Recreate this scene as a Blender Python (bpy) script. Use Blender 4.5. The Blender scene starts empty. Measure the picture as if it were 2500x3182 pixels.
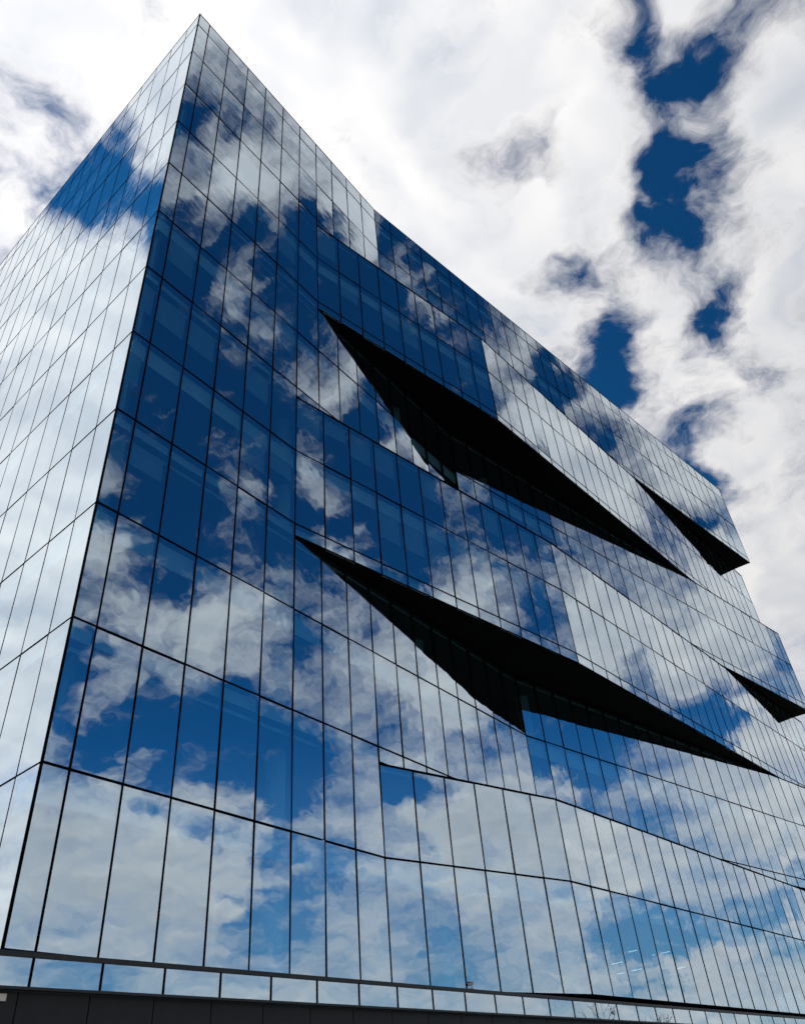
import bpy, math, random
from mathutils import Matrix, Vector

random.seed(7)
scene = bpy.context.scene
col = scene.collection

# ------------------------------------------------------------------ camera
cam_d = bpy.data.cameras.new('camera')
cam = bpy.data.objects.new('camera', cam_d)
col.objects.link(cam)
CAM = Vector((-9.88270643, -17.61687053, 1.615))
R0 = Vector((0.6034666646, -0.7939680603, -0.0737746830))      # right
R1 = Vector((0.4579074098, 0.4208038052, -0.7830995860))       # down
R2 = Vector((0.6528007267, 0.4387925213, 0.6175049267))        # forward
M = Matrix((R0, -R1, -R2)).transposed().to_4x4()
M.translation = CAM
cam.matrix_world = M
cam_d.sensor_fit = 'HORIZONTAL'
cam_d.sensor_width = 36.0
cam_d.lens = 36.0 * 2466.82 / 2500.0
cam_d.clip_start = 0.1
cam_d.clip_end = 6000
scene.camera = cam

# ------------------------------------------------------------------ sun and sky
SUN_AZ, SUN_EL = math.radians(122), math.radians(52)            # azimuth from +X, counter-clockwise
sun_dir = Vector((math.cos(SUN_EL) * math.cos(SUN_AZ), math.cos(SUN_EL) * math.sin(SUN_AZ), math.sin(SUN_EL)))
sl = bpy.data.lights.new('sun', 'SUN')
sl.energy = 2.2
sl.angle = math.radians(0.6)
sl.color = (1.0, 0.95, 0.88)
sun = bpy.data.objects.new('sun', sl)
col.objects.link(sun)
sun.rotation_euler = sun_dir.to_track_quat('Z', 'Y').to_euler()
sun.location = (0, 0, 120)

scene.view_settings.view_transform = 'Standard'
scene.view_settings.look = 'None'
scene.view_settings.exposure = 0.0
scene.view_settings.gamma = 1.0
scene.cycles.max_bounces = 10
scene.cycles.glossy_bounces = 6
scene.cycles.transparent_max_bounces = 10
scene.cycles.diffuse_bounces = 2
scene.cycles.use_denoising = True

world = bpy.data.worlds.new('World')
scene.world = world
world.cycles.sampling_method = 'MANUAL'
world.cycles.sample_map_resolution = 512
world.use_nodes = True
wt = world.node_tree
wt.nodes.clear()


class NT:
    """small helper for node graphs"""
    def __init__(self, tree):
        self.t = tree

    def n(self, kind, **kw):
        nd = self.t.nodes.new(kind)
        for k, v in kw.items():
            setattr(nd, k, v)
        return nd

    def put(self, sock, v):
        if hasattr(v, 'is_output'):
            self.t.links.new(v, sock)
        else:
            sock.default_value = v

    def m(self, op, a, b=0.0, c=0.0, clamp=False):
        nd = self.n('ShaderNodeMath', operation=op, use_clamp=clamp)
        for i, v in enumerate((a, b, c)):
            if i < len(nd.inputs):
                self.put(nd.inputs[i], v)
        return nd.outputs[0]

    def v(self, op, a, b=(0, 0, 0), s=None):
        nd = self.n('ShaderNodeVectorMath', operation=op)
        self.put(nd.inputs[0], a)
        if op != 'SCALE' and len(nd.inputs) > 1:
            self.put(nd.inputs[1], b)
        if s is not None:
            self.put(nd.inputs['Scale'], s)
        return nd.outputs['Value'] if op in ('DOT_PRODUCT', 'LENGTH', 'DISTANCE') else nd.outputs['Vector']

    def noise(self, vec, scale, detail=2.0, rough=0.5, dist=0.0, dims='2D'):
        nd = self.n('ShaderNodeTexNoise', noise_dimensions=dims)
        self.put(nd.inputs['Vector'], vec)
        nd.inputs['Scale'].default_value = scale
        nd.inputs['Detail'].default_value = detail
        nd.inputs['Roughness'].default_value = rough
        nd.inputs['Distortion'].default_value = dist
        return nd

    def smooth(self, x, lo, hi):
        nd = self.n('ShaderNodeMapRange', interpolation_type='SMOOTHSTEP')
        self.put(nd.inputs['Value'], x)
        nd.inputs['From Min'].default_value = lo
        nd.inputs['From Max'].default_value = hi
        return nd.outputs['Result']

    def mix(self, f, a, b):
        nd = self.n('ShaderNodeMix', data_type='RGBA')
        self.put(nd.inputs[0], f)
        self.put(nd.inputs[6], a)
        self.put(nd.inputs[7], b)
        return nd.outputs[2]


# broad cloud banks (+) and gaps of clear sky (-): direction, size in degrees, weight
BANKS = [(0.383, -0.667, 0.639, 13, -0.71),
         (-0.218, 0.81, 0.545, 13, 0.68),
         (0.638, 0.046, 0.769, 9, 0.23),
         (-0.089, 0.527, 0.845, 2.0, -0.83),
         (-0.04, 0.34, 0.939, 6, 0.69),
         (-0.174, 0.497, 0.85, 1.5, -0.58),
         (0.506, -0.079, 0.859, 1.5, -0.89),
         (0.788, -0.403, 0.465, 2.8, 0.39),
         (0.714, 0.15, 0.684, 2.0, -0.92),
         (0.62, 0.008, 0.784, 1.5, -0.72),
         (0.677, -0.354, 0.646, 2.8, 0.42),
         (0.669, -0.652, 0.357, 4, -0.5),
         (0.772, -0.323, 0.548, 1.5, -0.49),
         (0.858, -0.381, 0.344, 1.5, -0.58),
         (0.284, 0.223, 0.932, 9, 0.53),
         (-0.034, 0.543, 0.839, 1.5, -0.94),
         (0.646, -0.089, 0.758, 1.5, 0.54),
         (-0.172, 0.588, 0.79, 2.8, 0.46),
         (0.587, -0.025, 0.809, 1.5, -1.01),
         (0.83, -0.291, 0.476, 1.5, 0.52),
         (0.628, -0.593, 0.503, 1.5, -0.47),
         (-0.191, 0.43, 0.882, 2.0, 0.5),
         (0.576, -0.126, 0.807, 2.0, 0.53),
         (0.354, -0.331, 0.875, 2.8, 0.44),
         (0.564, 0.064, 0.823, 2.0, 0.09),
         (0.706, -0.062, 0.705, 1.5, 0.46),
         (0.278, -0.519, 0.808, 2.8, -0.44),
         (0.705, -0.679, 0.203, 1.5, -0.37),
         (0.846, -0.509, 0.159, 2.0, -0.63),
         (0.45, -0.045, 0.892, 1.5, -0.76),
         (-0.21, 0.471, 0.857, 1.5, -0.77),
         (0.419, -0.404, 0.813, 2.0, -0.44),
         (0.679, 0.152, 0.718, 1.5, -0.4),
         (0.791, 0.113, 0.601, 1.5, -0.59),
         (0.588, 0.143, 0.796, 1.5, -0.81),
         (0.713, 0.037, 0.701, 1.5, -0.72),
         (0.638, 0.046, 0.769, 1.5, -0.55),
         (0.115, 0.422, 0.899, 2.0, 0.62),
         (0.725, -0.341, 0.599, 1.5, 0.43),
         (0.812, 0.061, 0.58, 1.5, 0.55),
         (0.212, -0.382, 0.9, 1.5, -0.61),
         (0.885, -0.316, 0.342, 1.5, 1.19),
         (0.561, -0.667, 0.49, 2.0, 0.65),
         (0.561, -0.796, 0.23, 4, 0.27),
         (0.841, -0.367, 0.397, 1.5, 0.46),
         (0.679, -0.009, 0.735, 1.5, -0.41),
         (0.544, -0.07, 0.836, 1.5, -0.34),
         (0.14, 0.582, 0.801, 1.5, 0.55),
         (0.523, -0.568, 0.635, 1.5, 0.44),
         (0.367, -0.659, 0.656, 1.5, 0.37),
         (0.428, -0.699, 0.573, 1.5, 0.7),
         (-0.161, 0.958, 0.237, 4, 0.55),
         (0.287, -0.412, 0.865, 1.5, 0.76),
         (0.426, -0.329, 0.843, 1.5, 0.61),
         (0.905, -0.393, 0.16, 1.5, -0.44),
         (0.45, -0.731, 0.513, 1.5, 0.58),
         (0.753, -0.491, 0.439, 2.0, 0.35),
         (0.804, -0.438, 0.403, 1.5, -0.88),
         (0.391, -0.908, 0.149, 2.8, -0.41),
         (0.322, -0.431, 0.843, 1.5, -0.59),
         (0.37, -0.46, 0.807, 1.5, 0.36),
         (0.613, -0.358, 0.704, 1.5, 0.48),
         (0.568, -0.4, 0.719, 1.5, -0.84),
         (0.478, 0.112, 0.871, 1.5, -0.55),
         (-0.121, 0.497, 0.86, 1.5, -0.55),
         (0.361, -0.869, 0.338, 1.5, -0.55),
         (0.428, -0.86, 0.277, 2.8, 0.52),
         (0.873, -0.332, 0.358, 1.5, -1.02),
         (0.215, -0.322, 0.922, 2.0, 0.24),
         (0.817, -0.517, 0.255, 2.8, 0.45),
         (-0.04, 0.34, 0.939, 2.0, -0.26),
         (0.481, -0.76, 0.438, 1.5, 0.64),
         (0.495, -0.784, 0.374, 1.5, -0.51),
         (0.447, -0.082, 0.891, 1.5, 0.65),
         (0.39, -0.681, 0.619, 1.5, -0.27),
         (0.618, -0.432, 0.657, 1.5, -0.43),
         (0.877, 0.058, 0.477, 4, 0.42),
         (0.559, -0.367, 0.744, 1.5, 0.52),
         (0.586, -0.344, 0.734, 1.5, -0.4),
         (0.756, 0.02, 0.655, 1.5, -0.34),
         (0.562, -0.746, 0.357, 1.5, -0.4),
         (-0.214, 0.508, 0.834, 1.5, -0.58),
         (-0.229, 0.535, 0.813, 1.5, 0.44),
         (-0.293, 0.9, 0.324, 1.5, -0.37),
         (0.272, -0.37, 0.889, 1.5, 0.52),
         (0.5, 0.246, 0.83, 4, 0.42),
         (0.429, 0.079, 0.9, 2.8, 0.47),
         (0.748, 0.133, 0.65, 1.5, 0.49),
         (0.439, -0.789, 0.43, 2.0, -0.36),
         (0.518, -0.506, 0.69, 2.0, -0.35),
         (0.494, -0.686, 0.535, 1.5, -0.44),
         (0.29, -0.332, 0.898, 1.5, -0.32),
         (0.625, -0.705, 0.337, 1.5, -0.4),
         (0.591, -0.751, 0.293, 2.0, 0.41),
         (0.874, -0.46, 0.158, 1.5, -0.56),
         (0.878, -0.466, 0.109, 1.5, 0.47),
         (0.499, -0.713, 0.492, 1.5, 0.37),
         (0.632, 0.195, 0.75, 1.5, 0.41),
         (0.686, 0.102, 0.721, 1.5, 0.51),
         (0.661, 0.13, 0.739, 1.5, -0.42),
         (0.757, -0.416, 0.504, 1.5, 0.57),
         (0.745, -0.4, 0.533, 1.5, -0.64),
         (0.788, -0.454, 0.415, 1.5, 0.78),
         (0.154, 0.537, 0.83, 1.5, -0.23),
         (0.529, -0.783, 0.326, 1.5, 0.36),
         (0.718, -0.631, 0.293, 1.5, 0.42),
         (0.745, -0.615, 0.26, 1.5, -0.42),
         (0.667, -0.695, 0.269, 1.5, 0.37),
         (0.68, -0.707, 0.196, 1.5, -0.49),
         (0.555, 0.139, 0.82, 1.5, 0.43),
         (-0.023, 0.456, 0.89, 1.5, 0.24),
         (0.527, -0.412, 0.743, 1.5, 0.22),
         (0.644, -0.728, 0.236, 1.5, 0.3),
         (-0.368, 0.902, 0.226, 4, 0.3),
         (-0.17, 0.387, 0.906, 1.5, 0.28),
         (-0.244, 0.611, 0.753, 2.0, 0.32),
         (0.759, -0.529, 0.38, 1.5, -0.28),
         (-0.126, 0.459, 0.88, 1.5, 0.2),
         (0.731, 0.073, 0.678, 1.5, 0.27),
         (0.585, 0.021, 0.81, 1.5, 0.4),
         (0.443, -0.759, 0.478, 1.5, -0.35),
         (0.676, -0.67, 0.307, 1.5, -0.34),
         (0.452, -0.656, 0.605, 1.5, -0.13),
         (0.1, 0.54, 0.836, 1.5, 0.19),
         (0.345, -0.401, 0.849, 1.5, 0.27),
         (0.24, -0.418, 0.876, 1.5, -0.27),
         (0.042, 0.449, 0.892, 1.5, 0.23),
         (0.518, 0.046, 0.854, 1.5, 0.24)]


def build_sky():
    g = NT(wt)
    out = g.n('ShaderNodeOutputWorld')
    bg = g.n('ShaderNodeBackground')
    bg.inputs['Strength'].default_value = 0.1
    wt.links.new(bg.outputs[0], out.inputs[0])
    tc = g.n('ShaderNodeTexCoord')
    d = g.v('NORMALIZE', tc.outputs['Generated'])
    sep = g.n('ShaderNodeSeparateXYZ')
    wt.links.new(d, sep.inputs[0])
    x, y, z = sep.outputs
    den = g.m('ADD', g.m('MAXIMUM', z, 0.0), 0.26)
    cmb = g.n('ShaderNodeCombineXYZ')
    g.put(cmb.inputs[0], g.m('DIVIDE', x, den))
    g.put(cmb.inputs[1], g.m('DIVIDE', y, den))
    p = cmb.outputs[0]
    # wind-torn warp; the banks are looked up with a slightly warped direction so their outlines are ragged
    w1 = g.noise(p, 6.0, 4.0, 0.58)
    wv = g.v('SUBTRACT', w1.outputs['Color'], (0.5, 0.5, 0.5))
    pw = g.v('ADD', p, g.v('SCALE', wv, s=0.10))
    dw = g.v('NORMALIZE', g.v('ADD', d, g.v('SCALE', wv, s=0.15)))
    f = None
    for bx, by, bz, sg, wgt in BANKS:
        k = 1.0 / math.radians(sg) ** 2
        L = math.sqrt(bx * bx + by * by + bz * bz)
        dt = g.v('DOT_PRODUCT', dw, (bx / L, by / L, bz / L))
        e = g.m('EXPONENT', g.m('MULTIPLY_ADD', dt, k, -k))
        f = g.m('MULTIPLY', e, wgt) if f is None else g.m('MULTIPLY_ADD', e, wgt, f)
    n1 = g.noise(pw, 4.2, 8.0, 0.57).outputs[0]
    so = Vector((sun_dir.x, sun_dir.y, 0)) * 0.06
    n1b = g.noise(pw, 4.2, 3.0, 0.5).outputs[0]
    n1s = g.noise(g.v('ADD', pw, tuple(so)), 4.2, 3.0, 0.5).outputs[0]
    n2 = g.noise(pw, 16.0, 6.0, 0.66).outputs[0]
    n3 = g.noise(p, 2.1, 3.0, 0.5).outputs[0]
    base = g.m('ADD', f, 0.60)
    dens = g.m('MULTIPLY_ADD', g.m('SUBTRACT', n1, 0.5), 1.25, base)
    # the ragged small-scale texture fades towards the far, layered low sky
    ragged = g.m('MULTIPLY_ADD', g.smooth(z, 0.15, 0.75), 0.95, 0.40)
    dens = g.m('MULTIPLY_ADD', g.m('SUBTRACT', n2, 0.5), ragged, dens)
    alpha = g.m('MULTIPLY_ADD', g.smooth(dens, -0.02, 1.0), 0.55, g.m('MULTIPLY', g.m('MULTIPLY_ADD', dens, 1.12, -0.09, clamp=True), 0.45))
    # light and shade inside the clouds: sunward slopes bright, thick middles a little grey
    slope = g.m('MULTIPLY_ADD', g.m('SUBTRACT', n1b, n1s), 2.4, 0.5, clamp=True)
    thick = g.smooth(dens, 0.55, 1.15)
    shade = g.m('MULTIPLY', g.m('MULTIPLY_ADD', thick, 0.7, 0.3), g.m('SUBTRACT', 1.0, slope))
    shade = g.m('ADD', g.m('MULTIPLY', shade, 1.1), g.m('MULTIPLY', g.smooth(n3, 0.42, 0.75), 0.25), clamp=True)
    toward = g.m('MAXIMUM', g.v('DOT_PRODUCT', d, tuple(sun_dir)), 0.0)
    glow = g.m('MULTIPLY_ADD', g.m('POWER', toward, 1.5), 0.40, 0.84)
    cloud = g.mix(shade, (11.0, 10.7, 10.4, 1), (6.2, 6.6, 7.3, 1))
    cs = g.n('ShaderNodeVectorMath', operation='SCALE')
    wt.links.new(cloud, cs.inputs[0])
    g.put(cs.inputs['Scale'], glow)
    sky = g.n('ShaderNodeTexSky', sky_type='NISHITA', sun_disc=False)
    sky.sun_elevation = SUN_EL
    sky.sun_rotation = math.pi / 2 - SUN_AZ
    sky.altitude = 800
    sky.air_density = 0.9
    sky.dust_density = 0.1
    sky.ozone_density = 3.0
    gm = g.n('ShaderNodeGamma')
    wt.links.new(sky.outputs[0], gm.inputs[0])
    gm.inputs[1].default_value = 1.5
    deep = g.v('MULTIPLY', gm.outputs[0], (0.09, 0.44, 0.48))
    # pale haze low over the horizon
    deep = g.mix(g.m('MULTIPLY', g.m('SUBTRACT', 1.0, g.smooth(z, 0.02, 0.40)), 0.85), deep, (1.9, 2.9, 3.9, 1))
    final = g.mix(alpha, deep, cs.outputs[0])
    wt.links.new(final, bg.inputs['Color'])


build_sky()

# ------------------------------------------------------------------ materials


def mat(name, rgb, rough=0.6, metal=0.0, var=0.0, vscale=3.0, bump=0.0, bscale=40.0, spec=0.4):
    m = bpy.data.materials.new(name)
    m.use_nodes = True
    g = NT(m.node_tree)
    b = m.node_tree.nodes['Principled BSDF']
    b.inputs['Roughness'].default_value = rough
    b.inputs['Metallic'].default_value = metal
    b.inputs['Specular IOR Level'].default_value = spec
    tc = g.n('ShaderNodeTexCoord')
    if var:
        n = g.noise(tc.outputs['Object'], vscale, 5.0, 0.6, dims='3D')
        lo = tuple(c * (1 - var) for c in rgb) + (1,)
        hi = tuple(min(1, c * (1 + var)) for c in rgb) + (1,)
        m.node_tree.links.new(g.mix(g.smooth(n.outputs[0], 0.3, 0.7), lo, hi), b.inputs['Base Color'])
    else:
        b.inputs['Base Color'].default_value = tuple(rgb) + (1,)
    if bump:
        nb = g.noise(tc.outputs['Object'], bscale, 4.0, 0.6, dims='3D')
        bp = g.n('ShaderNodeBump')
        bp.inputs['Strength'].default_value = bump
        bp.inputs['Distance'].default_value = 0.01
        m.node_tree.links.new(nb.outputs[0], bp.inputs['Height'])
        m.node_tree.links.new(bp.outputs[0], b.inputs['Normal'])
    return m


def glass_mat(name, f0, tint, refl, wave):
    """coated solar-control glass: mirror coat over tinted clear glass"""
    m = bpy.data.materials.new(name)
    m.use_nodes = True
    t = m.node_tree
    t.nodes.clear()
    g = NT(t)
    out = g.n('ShaderNodeOutputMaterial')
    mixs = g.n('ShaderNodeMixShader')
    tr = g.n('ShaderNodeBsdfTransparent')
    geo = g.n('ShaderNodeNewGeometry')
    t.links.new(g.mix(geo.outputs['Backfacing'], tint + (1,), (1, 1, 1, 1)), tr.inputs[0])
    gl = g.n('ShaderNodeBsdfGlossy')
    
    gl.inputs['Roughness'].default_value = 0.0
    lw = g.n('ShaderNodeLayerWeight')
    lw.inputs['Blend'].default_value = 0.5
    fac = g.m('POWER', lw.outputs['Facing'], 3.2)
    t.links.new(g.mix(fac, refl + (1,), (1.0, 0.995, 0.985, 1)), gl.inputs['Color'])
    fac = g.m('MULTIPLY_ADD', fac, 1.0 - f0, f0)
    fac = g.m('MULTIPLY', fac, g.m('SUBTRACT', 1.0, geo.outputs['Backfacing']))
    # roller-wave distortion of tempered glass
    tc = g.n('ShaderNodeTexCoord')
    mp = g.n('ShaderNodeMapping')
    mp.inputs['Scale'].default_value = (0.5, 0.5, 0.5)
    t.links.new(geo.outputs['Position'], mp.inputs[0])
    oi = g.n('ShaderNodeObjectInfo')
    pv = g.v('ADD', mp.outputs[0], g.v('SCALE', (17.0, 31.0, 47.0), s=oi.outputs['Random']))
    n = g.noise(pv, 1.5, 2.0, 0.5, dims='3D')
    bp = g.n('ShaderNodeBump')
    bp.inputs['Strength'].default_value = 1.0
    bp.inputs['Distance'].default_value = wave
    t.links.new(n.outputs[0], bp.inputs['Height'])
    t.links.new(bp.outputs[0], gl.inputs['Normal'])
    g.put(mixs.inputs[0], fac)
    t.links.new(tr.outputs[0], mixs.inputs[1])
    t.links.new(gl.outputs[0], mixs.inputs[2])
    t.links.new(mixs.outputs[0], out.inputs[0])
    return m


MAT = {
    'glass': glass_mat('coated_glass', 0.63, (0.50, 0.84, 0.95), (0.76, 0.90, 1.0), 0.0048),
    'frame': mat('black_anodised_aluminium', (0.004, 0.004, 0.005), 0.5, 0.0, 0.25, 2.0, spec=0.0),
    'trim': mat('charcoal_metal_trim', (0.022, 0.023, 0.025), 0.45, 0.2, 0.2, 1.2, 0.1),
    'soffit': mat('black_soffit_panel', (0.003, 0.003, 0.0033), 0.6, 0.0, 0.3, 0.8, spec=0.03),
    'corrugated': mat('dark_corrugated_steel', (0.008, 0.0085, 0.0095), 0.55, 0.0, 0.35, 1.5, 0.2, 18.0),
    'slab': mat('pale_spandrel', (0.85, 0.86, 0.87), 0.7, 0.0, 0.05, 0.6),
    'ceiling': mat('ceiling_tile', (0.16, 0.165, 0.17), 0.8, 0.0, 0.1, 0.9),
    'column': mat('painted_concrete', (0.78, 0.80, 0.78), 0.7, 0.0, 0.06, 2.0),
    'blind': mat('grey_blind_fabric', (0.42, 0.45, 0.50), 0.85, 0.0, 0.05, 3.0),
    'core': mat('core_wall_paint', (0.16, 0.17, 0.18), 0.8, 0.0, 0.1, 0.5),
    'shade': mat('white_lamp_shade', (0.85, 0.84, 0.80), 0.7),
    'roof': mat('roof_membrane', (0.08, 0.08, 0.08), 0.9, 0.0, 0.3, 0.5),
    'asphalt': mat('asphalt', (0.05, 0.05, 0.052), 0.9, 0.0, 0.3, 0.7, 0.3, 60.0),
    'paving': mat('concrete_paving', (0.30, 0.29, 0.27), 0.85, 0.0, 0.15, 1.2, 0.2, 30.0),
    'grass': mat('ground_soil_grass', (0.09, 0.10, 0.06), 0.95, 0.0, 0.4, 0.05),
    'cream': mat('cream_plastic', (0.62, 0.58, 0.48), 0.5, 0.0, 0.1, 5.0),
    'grey': mat('grey_plastic', (0.35, 0.36, 0.37), 0.4),
}
em = bpy.data.materials.new('lamp_tube')
em.use_nodes = True
em.node_tree.nodes.clear()
_o = em.node_tree.nodes.new('ShaderNodeOutputMaterial')
_e = em.node_tree.nodes.new('ShaderNodeEmission')
_e.inputs[0].default_value = (1.0, 0.97, 0.9, 1)
_e.inputs[1].default_value = 1.5
em.node_tree.links.new(_e.outputs[0], _o.inputs[0])
MAT['tube'] = em

# ------------------------------------------------------------------ mesh helpers


def mesh(name, verts, faces, m, smooth=False):
    me = bpy.data.meshes.new(name)
    me.from_pydata([tuple(v) for v in verts], [], faces)
    me.materials.append(MAT[m] if isinstance(m, str) else m)
    if smooth:
        for p in me.polygons:
            p.use_smooth = True
    me.update()
    return me


def obj(name, me, parent=None, mw=None):
    o = bpy.data.objects.new(name, me)
    col.objects.link(o)
    if parent:
        o.parent = parent
    if mw is not None:
        o.matrix_local = mw
    return o


def empty(name, loc=(0, 0, 0)):
    o = bpy.data.objects.new(name, None)
    o.location = loc
    o.empty_display_size = 0.5
    col.objects.link(o)
    return o


BOXF = [(0, 3, 2, 1), (4, 5, 6, 7), (0, 1, 5, 4), (1, 2, 6, 5), (2, 3, 7, 6), (3, 0, 4, 7)]


def box_v(x0, x1, y0, y1, z0, z1):
    return [(x0, y0, z0), (x1, y0, z0), (x1, y1, z0), (x0, y1, z0), (x0, y0, z1), (x1, y0, z1), (x1, y1, z1), (x0, y1, z1)]


_cache = {}


def box_mesh(name, x0, x1, y0, y1, z0, z1, m):
    key = (name, m) + tuple(round(v, 4) for v in (x0, x1, y0, y1, z0, z1))
    if key not in _cache:
        _cache[key] = mesh(name, box_v(x0, x1, y0, y1, z0, z1), BOXF, m)
    return _cache[key]


def frame_at(px, py, pz, a, tx=0.0, tz=0.0):
    """local X runs along the wall (plan angle a), local -Y points out of the wall"""
    return Matrix.Translation((px, py, pz)) @ Matrix.Rotation(a, 4, 'Z') @ Matrix.Rotation(tx, 4, 'X') @ Matrix.Rotation(tz, 4, 'Z')


def prism(name, pts, z0, z1, m, parent):
    n = len(pts)
    v = [(x, y, z0) for x, y in pts] + [(x, y, z1) for x, y in pts]
    fc = [tuple(range(n))[::-1], tuple(range(n, 2 * n))] + [(i, (i + 1) % n, n + (i + 1) % n, n + i) for i in range(n)]
    me = mesh(name, v, fc, m)
    if name == 'floor_slab':
        me.materials.append(MAT['ceiling'])
        me.polygons[0].material_index = 1
    return obj(name, me, parent)


def project(p):
    q = Vector(p) - CAM
    w = q.dot(R2)
    if w < 0.1:
        return None
    return (402 + 793.35 * q.dot(R0) / w, 512 + 793.35 * q.dot(R1) / w)


def screen_area(corners):
    pts = [project(c) for c in corners]
    if any(p is None for p in pts):
        return 0.0
    cx = sum(p[0] for p in pts) / 4
    cy = sum(p[1] for p in pts) / 4
    if cx < -20 or cx > 824 or cy < -20 or cy > 1044:
        return 0.0
    a = 0.0
    for i in range(4):
        x0, y0 = pts[i]
        x1, y1 = pts[(i + 1) % 4]
        a += x0 * y1 - x1 * y0
    return abs(a) / 2


# ------------------------------------------------------------------ ground
def ground_sheet(name, x0, x1, y0, y1, z, m, label, cat):
    o = obj(name, mesh(name, [(x0, y0, z), (x1, y0, z), (x1, y1, z), (x0, y1, z)], [(0, 1, 2, 3)], m))
    o['kind'] = 'structure'
    o['label'] = label
    o['category'] = cat
    return o


ground_sheet('ground', -3000, 3000, -3000, 3000, -0.14, 'grass', 'broad flat ground reaching to the horizon', 'ground')
ground_sheet('road', -400, 400, -38, -24, -0.136, 'asphalt', 'dark asphalt road running in front of the office building', 'road')
pv = obj('pavement', box_mesh('pavement', -60, 110, -24, 60, -0.13, 0.0, 'paving'))
pv['kind'] = 'structure'
pv['label'] = 'pale concrete pavement around the foot of the office building'
pv['category'] = 'pavement'

# ------------------------------------------------------------------ the office building
building = empty('office_building')
building['label'] = 'tall mirrored glass office building with folded overhanging storeys and black soffits'
building['category'] = 'building'

W = 1.556                       # pane width
C0 = 0.763                      # narrow first pane at the corner
H = 4.0                         # storey height
Lz = {k: 49.27 - H * (k - 1) for k in range(1, 13)}
ZT, ZP = 54.34, 52.885
DEL = 0.65


def cx(i):
    return 0.0 if i == 0 else C0 + (i - 1) * W


def D(a):
    return math.radians(a)


# each block of two storeys: fold column on the common corner plane, then (angle, panes) runs, then the end
END_X = {1: 66.2, 2: 67.95, 3: 66.4, 4: 68.1, 5: 66.5, 6: 68.0}
FOLD = {1: 11, 2: 7, 3: 15, 4: 6, 5: 17, 6: 9}
RUNS = {1: [(-9.2, None)], 2: [(-11.75, 9), (-4.85, None)], 3: [(-10.25, None)], 4: [(-9.75, 12), (-4.82, None)],
        5: [(-10.75, None)], 6: [(-16.0, 6), (-4.6, None)]}


def block_columns(b):
    """list of (x, y, angle of the pane starting here) for every column line, plus the end point"""
    cols = [(cx(i), 0.0, 0.0) for i in range(FOLD[b])]
    x, y = cx(FOLD[b]), 0.0
    folds = [(0.0, 0.0), (x, y)]
    for ang, n in RUNS[b]:
        a = D(ang)
        if n is None:
            total = (END_X[b] - x) / math.cos(a)
            n = int(total / W)
            rest = total - n * W
            steps = [W] * n + ([rest] if rest > 0.9 else [])
            if rest <= 0.9:
                steps[-1] += rest
        else:
            steps = [W] * n
        for s in steps:
            cols.append((x, y, a))
            x += s * math.cos(a)
            y += s * math.sin(a)
        folds.append((x, y))
    cols.append((x, y, None))
    return cols, folds


COLS, FOLDS = {}, {}
for b in range(1, 7):
    COLS[b], FOLDS[b] = block_columns(b)

LEFT = Vector((0.0877, 0.99615))           # plan direction of the side wall
BACK = 36.0


def plan(b, off):
    """plan polygon of a block, pulled in by off"""
    f = FOLDS[b]
    pts = []
    for i, (x, y) in enumerate(f):
        if i == 0:
            pts.append((off * 1.09, off))
            continue
        a0 = math.atan2(y - f[i - 1][1], x - f[i - 1][0])
        if i + 1 < len(f):
            a1 = math.atan2(f[i + 1][1] - y, f[i + 1][0] - x)
            am = (a0 + a1) / 2
            k = off / math.cos((a1 - a0) / 2)
            pts.append((x - math.sin(am) * k, y + math.cos(am) * k))
        else:
            pts.append((x - math.sin(a0) * off - off * math.cos(a0), y + math.cos(a0) * off - off * math.sin(a0)))
    ex = pts[-1][0]
    pts.append((ex, BACK - off))
    pts.append((LEFT.x * BACK + off, BACK - off))
    return pts


# rows: (block, z0, z1, first column) ; rows that cross a block boundary are split beyond the common columns
TOPS = {1: ZT, 2: Lz[2] - DEL, 3: Lz[4] - DEL, 4: Lz[6] - DEL, 5: Lz[8] - DEL, 6: Lz[10] - DEL}
BOTS = {1: Lz[2] - DEL, 2: Lz[4] - DEL, 3: Lz[6] - DEL, 4: Lz[8] - DEL, 5: Lz[10] - DEL, 6: Lz[12] - 0.03}
rows = [(1, ZP, ZT, 0, 999), (1, Lz[1], ZP, 0, 999)]
for b in range(1, 7):
    top = Lz[2 * b - 1]
    rows.append((b, Lz[2 * b], top, 0, 999)) if b < 6 else None
    if b == 6:
        rows.append((6, Lz[12], Lz[11], 0, 999))
for b in range(1, 6):                                   # storey below an even line: shared by b and b+1
    k = 2 * b
    cmin = min(FOLD[b], FOLD[b + 1])
    rows.append((b, Lz[k + 1], Lz[k], 0, cmin))
    rows.append((b, Lz[k] - DEL, Lz[k], cmin, 999))
    rows.append((b + 1, Lz[k + 1], Lz[k] - DEL, cmin, 999))

# the blocks themselves: soffit sheet, roof sheet
block_parts = {}
for b in range(1, 7):
    z0, z1 = BOTS[b], TOPS[b]
    pts = plan(b, 0.035)
    blk = prism('soffit', pts, z0, z0 + 0.035, 'soffit', building)
    blk['label'] = 'black panelled underside of a glass block'
    block_parts[b] = blk
    r = prism('roof_deck', plan(b, 0.05), z1 - 0.06, z1 - 0.012, 'roof', blk)

# ---- glass panes
panes = []           # (area, parent, w, h, matrix, z mid)
for b, z0, z1, c0, c1 in rows:
    cs = COLS[b]
    for i in range(len(cs) - 1):
        if i < c0 or i >= c1:
            continue
        x, y, a = cs[i]
        x2, y2, _ = cs[i + 1]
        w = math.hypot(x2 - x, y2 - y)
        ar = screen_area([(x, y, z0), (x2, y2, z0), (x2, y2, z1), (x, y, z1)])
        panes.append((ar, block_parts[b], w, z1 - z0, (x, y, z0, a), 'front'))

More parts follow.
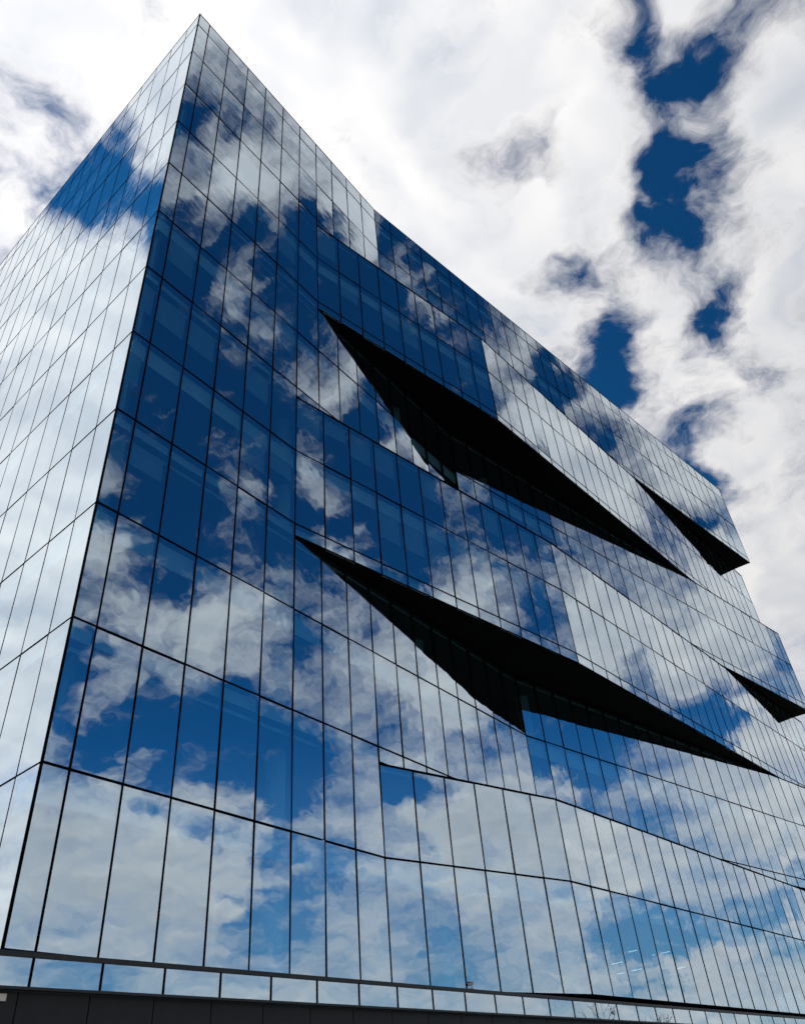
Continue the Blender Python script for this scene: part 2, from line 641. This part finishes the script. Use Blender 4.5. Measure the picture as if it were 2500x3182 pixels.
# side wall
DL = [0.0, 1.237] + [1.237 + W * 0.993 * i for i in range(1, 23)]
ang_left = math.atan2(LEFT.y, LEFT.x)
side = prism('side_wall_core', [(0.45, 0.35), (0.62, 0.35), (LEFT.x * 35.4 + 0.62, 35.2), (LEFT.x * 35.4 + 0.45, 35.2)], Lz[12], ZP - 0.6, 'core', building)
side['label'] = 'inner lining of the mirrored side wall'
left_rows = [(ZP, ZT), (Lz[1], ZP)] + [(Lz[k + 1], Lz[k]) for k in range(1, 12)]
for z0, z1 in left_rows:
    for i in range(len(DL) - 1):
        # local X must run so that local -Y looks out (towards -x): start at the far end
        pA = LEFT * DL[i + 1]
        pB = LEFT * DL[i]
        ar = screen_area([(pA.x, pA.y, z0), (pB.x, pB.y, z0), (pB.x, pB.y, z1), (pA.x, pA.y, z1)])
        panes.append((ar, side, DL[i + 1] - DL[i], z1 - z0, (pA.x, pA.y, z0, ang_left + math.pi), 'side'))

panes.sort(key=lambda t: -t[0])
TILT = D(0.28)
sv, sf = [], []
for n, (ar, par, w, h, (x, y, z, a), kind) in enumerate(panes):
    wq, hq = round(w, 3), round(h, 3)
    # tilt about the pane's own middle
    tl = TILT if kind == 'front' else TILT * 0.4
    mw = frame_at(x, y, z, a) @ Matrix.Translation((wq / 2, 0, hq / 2)) @ \
        Matrix.Rotation(random.uniform(-1, 1) * tl, 4, 'X') @ Matrix.Rotation(random.uniform(-1, 1) * tl, 4, 'Z')
    if n < 300:
        obj('pane', box_mesh('pane', -wq / 2, wq / 2, 0.0, 0.024, -hq / 2, hq / 2, 'glass'), par, mw)
    else:
        b0 = len(sv)
        sv += [mw @ Vector(v) for v in box_v(-wq / 2, wq / 2, 0.0, 0.024, -hq / 2, hq / 2)]
        sf += [tuple(b0 + k for k in f) for f in BOXF]
st = obj('pane', mesh('panes_joined', sv, sf, 'glass'), building)
st['kind'] = 'stuff'

# ---- mullions and transoms
MW, MP = 0.027, 0.014
for b in range(1, 7):
    cs = COLS[b]
    z0, z1 = BOTS[b], TOPS[b]
    for i, (x, y, a) in enumerate(cs):
        if i == 0:
            continue
        if a is None:
            a = cs[i - 1][2]
        a_use = a if i == 0 else (a + cs[i - 1][2]) / 2
        me = box_mesh('mullion', -MW, MW, -MP, 0.11, 0.0, z1 - z0 - 0.002, 'frame')
        obj('mullion', me, block_parts[b], frame_at(x, y, z0 + 0.001, a_use))
    # transoms on every run
    lines = {1: [ZT, ZP, Lz[1], Lz[2]], 6: [Lz[11], Lz[12]]}.get(b, [Lz[2 * b - 1], Lz[2 * b]])
    f = FOLDS[b]
    for z in lines:
        hw = 0.032 if z < ZP - 0.1 else (0.022 if abs(z - ZP) < 0.01 else 0.04)
        for i in range(len(f) - 1):
            xa, ya = f[i]
            xb, yb = f[i + 1]
            L = math.hypot(xb - xa, yb - ya)
            aa = math.atan2(yb - ya, xb - xa)
            obj('transom', box_mesh('transom', 0.004, L - 0.004, -MP + 0.002, 0.10, -hw, hw, 'frame'), block_parts[b], frame_at(xa, ya, z, aa))
    # metal edge along the foot and the head of each block, only past the common plane
    for zz, h0, h1, up in ((z0, 0.0, 0.07, b), (z1, -0.07, 0.0, b)):
        if b == 1 and zz == z1:
            continue
        cm = FOLD[b] if zz == z1 else min(FOLD[b], FOLD.get(b + 1, 99))
        if b == 6 and zz == z0:
            cm = 0
        if zz == z1:
            cm = min(FOLD[b], FOLD[b - 1])
        for i in range(len(f) - 1):
            xa, ya = f[i]
            xb, yb = f[i + 1]
            if i == 0:
                xa = cx(cm)
                if xb - xa < 0.1:
                    continue
            L = math.hypot(xb - xa, yb - ya)
            aa = math.atan2(yb - ya, xb - xa)
            obj('edge_trim', box_mesh('edge_trim', 0.003, L - 0.003, -MP - 0.012, 0.05, h0, h1, 'frame'), block_parts[b], frame_at(xa, ya, zz, aa))

# glazed end wall of each block
for b in range(1, 7):
    x, y = FOLDS[b][-1]
    ah = D(87)
    for j in range(6):
        px, py = x + j * W * math.cos(ah), y + j * W * math.sin(ah)
        obj('end_pane', box_mesh('end_pane', 0, W, 0.0, 0.024, 0.04, TOPS[b] - BOTS[b] - 0.04, 'glass'), block_parts[b], frame_at(px, py, BOTS[b], ah))
        obj('end_mullion', box_mesh('end_mullion', -MW, MW, -MP, 0.1, 0.0, TOPS[b] - BOTS[b] - 0.002, 'frame'), block_parts[b], frame_at(px + 0.06 * math.cos(ah), py + 0.06, BOTS[b] + 0.001, ah))
    obj('end_panel', box_mesh('end_panel', 6 * W, 36.0 - y, 0.0, 0.1, 0.04, TOPS[b] - BOTS[b] - 0.04, 'core'), block_parts[b], frame_at(x, y, BOTS[b], ah))

# side wall mullions and transoms
for i, dd in enumerate(DL):
    if i == 0:
        continue
    p = LEFT * dd
    obj('mullion', box_mesh('mullion', -0.014, 0.014, -0.008, 0.1, 0.0, ZT - Lz[12], 'frame'), side, frame_at(p.x, p.y, Lz[12], ang_left + math.pi))
pe = LEFT * DL[-1]
for z in [ZT, ZP] + [Lz[k] for k in range(1, 13)]:
    hw = 0.020 if z != ZT else 0.035
    obj('transom', box_mesh('transom', 0.0, DL[-1] - 0.03, -0.010, 0.09, -hw, hw, 'frame'), side, frame_at(pe.x, pe.y, z, ang_left + math.pi))
# the corner post
cp = prism('corner_post', [(-0.018, -0.022), (0.038, -0.022), (0.038, 0.04), (-0.018, 0.04)], Lz[12] - 0.03, ZT + 0.05, 'frame', building)

# ---- interior: slabs, ceilings, columns, core, blinds
for b in range(1, 7):
    k1, k2 = 2 * b - 1, 2 * b
    prism('floor_slab', plan(b, 0.24), Lz[k1] - 0.85, Lz[k1] - 0.05, 'slab', building)
    if b < 6:
        prism('floor_slab', plan(b, 0.24), Lz[k2] - 0.60, Lz[k2] - 0.05, 'slab', building)
        prism('floor_slab', plan(b + 1, 0.24), Lz[k2] - 0.85, Lz[k2] - 0.72, 'slab', building)
    else:
        prism('floor_slab', plan(6, 0.24), Lz[12] + 0.02, Lz[12] + 0.12, 'slab', building)
prism('floor_slab', plan(1, 0.24), ZP - 0.55, ZP - 0.1, 'slab', building)
prism('core_wall', [(6, 7.5), (63, 7.5), (63, 20), (6, 20)], Lz[12] + 0.13, ZP - 0.6, 'core', building)
for k in range(7):
    x = 9.3 + 9.33 * k
    y = 1.5 - max(0, x - 24) * 0.118
    n = 20
    for b in range(1, 7):
        zs = [(Lz[2 * b - 1] + 0.0, Lz[2 * b - 1] - 0.86)]
    v, fcs = [], []
    for zz in (Lz[12] + 0.1, ZP - 0.6):
        for j in range(n):
            t = 2 * math.pi * j / n
            v.append((x + 0.36 * math.cos(t), y + 0.36 * math.sin(t), zz))
    fcs = [(j, (j + 1) % n, n + (j + 1) % n, n + j) for j in range(n)]
    obj('column', mesh('column', v, fcs, 'column', True), building)

# slim white posts of a partition inside the lowest storey
for x, y in ((5.9, 2.6), (6.9, 3.2), (7.6, 2.2), (8.2, 2.2), (9.9, 3.0)):
    obj('partition_post', box_mesh('partition_post', -0.05, 0.05, -0.05, 0.05, 0.0, 2.6, 'column'), building, Matrix.Translation((x, y, Lz[12] + 0.12)))

# roller blinds behind some panes (each hangs from its ceiling)
rb = random.Random(3)
for b in range(1, 7):
    for k in (2 * b - 2, 2 * b - 1):
        if k < 1 or k > 11:
            continue
        ztop = Lz[k] - 0.86
        cs = COLS[b]
        prob = {4: 0.25, 5: 0.55, 6: 0.6, 7: 0.75, 8: 0.25, 9: 0.0, 10: 0.1, 11: 0.0}.get(k, 0.35)
        for i in range(0, min(26, len(cs) - 1)):
            if rb.random() > prob or (b in (3, 5) and i >= 6):
                continue
            x, y, a = cs[i]
            w = math.hypot(cs[i + 1][0] - x, cs[i + 1][1] - y)
            if k % 2 == 0 and k >= 2 and b == k // 2 + 1 and i < min(FOLD[b], FOLD[b - 1]):
                pass
            drop = rb.choice([1.5, 1.5, 1.5, 2.1, 0.9])
            obj('roller_blind', box_mesh('roller_blind', 0.09, w - 0.09, 0.16, 0.166, -drop, 0.0, 'blind'), building, frame_at(x, y, ztop, a))

# ---- podium: glazed strip with caps above corrugated steel panels
PA = D(-4.85)
PX, PY = 0.045, -1.18
pod = prism('podium_ledge', [(-6.0, PY - (-6.0 - PX) * 0.0849 + 0.05), (70, PY - (70 - PX) * 0.0849 + 0.05), (70, 6), (-6, 6)], 4.86, 5.03, 'trim', building)
PW = 1.528


def pod_at(s, z):
    return frame_at(PX + s * math.cos(PA), PY + s * math.sin(PA), z, PA)


for i in range(-4, 46):
    s = i * PW
    obj('strip_pane', box_mesh('strip_pane', 0, PW, 0.0, 0.024, 0, 0.50, 'glass'), pod,
        pod_at(s, 4.445) @ Matrix.Translation((0, 0, 0.25)) @ Matrix.Rotation(random.gauss(0, D(0.25)), 4, 'X') @ Matrix.Translation((0, 0, -0.25)))
    obj('strip_mullion', box_mesh('strip_mullion', -0.026, 0.026, -0.012, 0.1, 0, 0.50, 'frame'), pod, pod_at(s, 4.447))
    obj('base_panel', box_mesh('base_panel', 0.012, PW - 0.012, 0.0, 0.06, 0, 4.38, 'corrugated'), pod, pod_at(s - 0.11, 0.0) @ Matrix.Translation((0, 0.14, 0)))
obj('cap', box_mesh('cap', -5 * PW, 46 * PW, -0.05, 0.10, 0.0, 0.092, 'trim'), pod, pod_at(0, 4.948))
obj('cap', box_mesh('cap', -5 * PW, 46 * PW, -0.045, 0.12, 0.0, 0.05, 'trim'), pod, pod_at(0, 4.394))
obj('strip_backing', box_mesh('strip_backing', -5 * PW, 46 * PW, 0.24, 0.32, 0.0, 4.8, 'core'), pod, pod_at(0, 0.02))

# ------------------------------------------------------------------ small things


def lathe_v(profile, n=24):
    v, f = [], []
    for r, z in profile:
        for j in range(n):
            t = 2 * math.pi * j / n
            v.append((r * math.cos(t), r * math.sin(t), z))
    for i in range(len(profile) - 1):
        for j in range(n):
            f.append((i * n + j, i * n + (j + 1) % n, (i + 1) * n + (j + 1) % n, (i + 1) * n + j))
    return v, f


for (x, y, z, ztop, lab) in ((1.37, 1.8, 28.15, Lz[6] - 0.86, 'white drum lamp hanging behind the narrow corner pane'),
                             (5.65, 1.8, 36.54, Lz[4] - 0.86, 'white drum lamp behind the upper panes, highest of the three drum lamps'),
                             (5.87, 1.8, 32.37, Lz[5] - 0.86, 'white drum lamp one storey below the highest drum lamp')):
    t = empty('pendant_lamp', (x, y, z))
    t['label'] = lab
    t['category'] = 'lamp'
    t['group'] = 'drum lamps hanging inside the glass'
    v, f = lathe_v([(0.0, -0.20), (0.34, -0.20), (0.36, 0.2), (0.30, 0.2), (0.0, 0.2)])
    obj('lamp_shade', mesh('lamp_shade', v, f, 'shade', False), t)
    obj('cord', box_mesh('cord', -0.012, 0.012, -0.012, 0.012, 0.19, max(0.3, ztop - z), 'frame'), t)

LIN = [((34.5, 0.75), (34.4, 0.11), 'topmost of the seven light lines inside the lowest glass storey'),
       ((36.85, 0.43), (36.87, 0.18), 'shortest of the seven light lines inside the lowest glass storey'),
       ((36.76, -0.14), (36.73, -0.63), 'light line just right of the shortest one inside the lowest storey'),
       ((37.28, 3.02), (37.19, 2.26), 'leftmost of the seven light lines inside the lowest glass storey'),
       ((40.94, 3.5), (40.83, 2.69), 'light line between the lowest and the rightmost line inside the lowest storey'),
       ((41.15, 4.52), (41.24, 3.95), 'lowest of the seven light lines inside the lowest glass storey'),
       ((43.39, 1.95), (43.07, 0.99), 'rightmost of the seven light lines inside the lowest glass storey')]
for a, b_, lab in LIN:
    p = Vector(a)
    q = Vector(b_)
    L = (q - p).length
    aa = math.atan2(q.y - p.y, q.x - p.x)
    t = empty('linear_light', (p.x, p.y, 8.30))
    t.rotation_euler = (0, 0, aa)
    t['label'] = lab
    t['category'] = 'light'
    t['group'] = 'strip lights inside the lowest storey'
    obj('tube', box_mesh('tube', 0, round(L, 3), -0.03, 0.03, -0.03, 0.0, 'tube'), t)
    obj('housing', box_mesh('housing', -0.02, round(L, 3) + 0.02, -0.05, 0.05, 0.001, 0.07, 'grey'), t)

# security camera on the podium cap
cc = empty('security_camera', (14.09, -2.40, 5.04))
cc.rotation_euler = (0, 0, D(175))
cc['label'] = 'small grey security camera on the ledge at the foot of the glass'
cc['category'] = 'camera'
v, f = lathe_v([(0.0, 0.0), (0.055, 0.0), (0.055, 0.02), (0.018, 0.03), (0.018, 0.10), (0.0, 0.10)], 14)
obj('bracket', mesh('bracket', v, f, 'grey'), cc)
v, f = lathe_v([(0.0, -0.13), (0.042, -0.13), (0.045, -0.10), (0.045, 0.12), (0.03, 0.14), (0.0, 0.14)], 16)
o = obj('body', mesh('body', v, f, 'grey'), cc, Matrix.Translation((0.08, 0, 0.13)) @ Matrix.Rotation(D(98), 4, 'Y'))
obj('visor', box_mesh('visor', -0.10, 0.26, -0.055, 0.055, 0.178, 0.188, 'grey'), cc)
v, f = lathe_v([(0.0, 0.0), (0.034, 0.0), (0.034, 0.012), (0.0, 0.012)], 14)
obj('lens', mesh('lens', v, f, 'frame'), cc, Matrix.Translation((0.215, 0, 0.11)) @ Matrix.Rotation(D(98), 4, 'Y'))

jb = empty('junction_box', (-0.42, -1.01, 4.27))
jb.rotation_euler = (0, 0, PA)
jb['label'] = 'small cream junction box screwed to the dark base wall'
jb['category'] = 'box'
obj('housing', box_mesh('jb_housing', -0.12, 0.12, -0.045, 0.03, -0.06, 0.06, 'cream'), jb)
for sx in (-0.10, 0.10):
    for sz in (-0.04, 0.04):
        obj('screw', box_mesh('screw', -0.006, 0.006, -0.05, -0.04, -0.006, 0.006, 'grey'), jb, Matrix.Translation((sx, 0, sz)))

# ------------------------------------------------------------------ bare street trees on the pavement (mirrored in the base strip)


def branch_tree(name, loc, height, seed, label):
    rt = random.Random(seed)
    root = empty(name, loc)
    root['label'] = label
    root['category'] = 'tree'
    root['group'] = 'bare trees on the pavement'

    def tube(v, f, p, q, r0, r1, n=6):
        dirv = (q - p).normalized()
        a = dirv.orthogonal().normalized()
        c = dirv.cross(a)
        b0 = len(v)
        for pt, rr in ((p, r0), (q, r1)):
            for j in range(n):
                t = 2 * math.pi * j / n
                v.append(pt + (a * math.cos(t) + c * math.sin(t)) * rr)
        for j in range(n):
            f.append((b0 + j, b0 + (j + 1) % n, b0 + n + (j + 1) % n, b0 + n + j))

    tv, tf, bv, bf = [], [], [], []

    def grow(p, d, length, r, level):
        q = p + d * length
        segs = 3
        prev = p
        for k in range(1, segs + 1):
            nx = p + d * length * k / segs + Vector((rt.uniform(-1, 1), rt.uniform(-1, 1), rt.uniform(-0.3, 0.5))) * length * 0.05
            tube(tv if level == 0 else bv, tf if level == 0 else bf, prev, nx, r * (1 - 0.45 * (k - 1) / segs), r * (1 - 0.45 * k / segs), 8 if level == 0 else 5)
            prev = nx
        if level >= 4:
            return
        for _ in range(rt.choice((2, 3, 3))):
            nd = (d + Vector((rt.uniform(-1, 1), rt.uniform(-1, 1), rt.uniform(-0.1, 0.7))) * 0.62).normalized()
            grow(prev, nd, length * rt.uniform(0.62, 0.82), r * 0.52, level + 1)

    grow(Vector((0, 0, 0)), Vector((0, 0, 1)), height * 0.30, 0.16, 0)
    obj('trunk', mesh('trunk', tv, tf, 'bark', True), root)
    obj('branches', mesh('branches', bv, bf, 'bark', True), root)


MAT['bark'] = mat('pale_bark', (0.30, 0.27, 0.23), 0.85, 0.0, 0.4, 6.0, 0.4, 20.0)
branch_tree('bare_tree', (43.0, -17.2, 0.0), 8.2, 4, 'pale bare street tree mirrored in the base strip, nearer the building corner')
branch_tree('bare_tree', (46.2, -16.7, 0.0), 7.4, 9, 'pale bare street tree mirrored in the base strip, farther from the building corner')
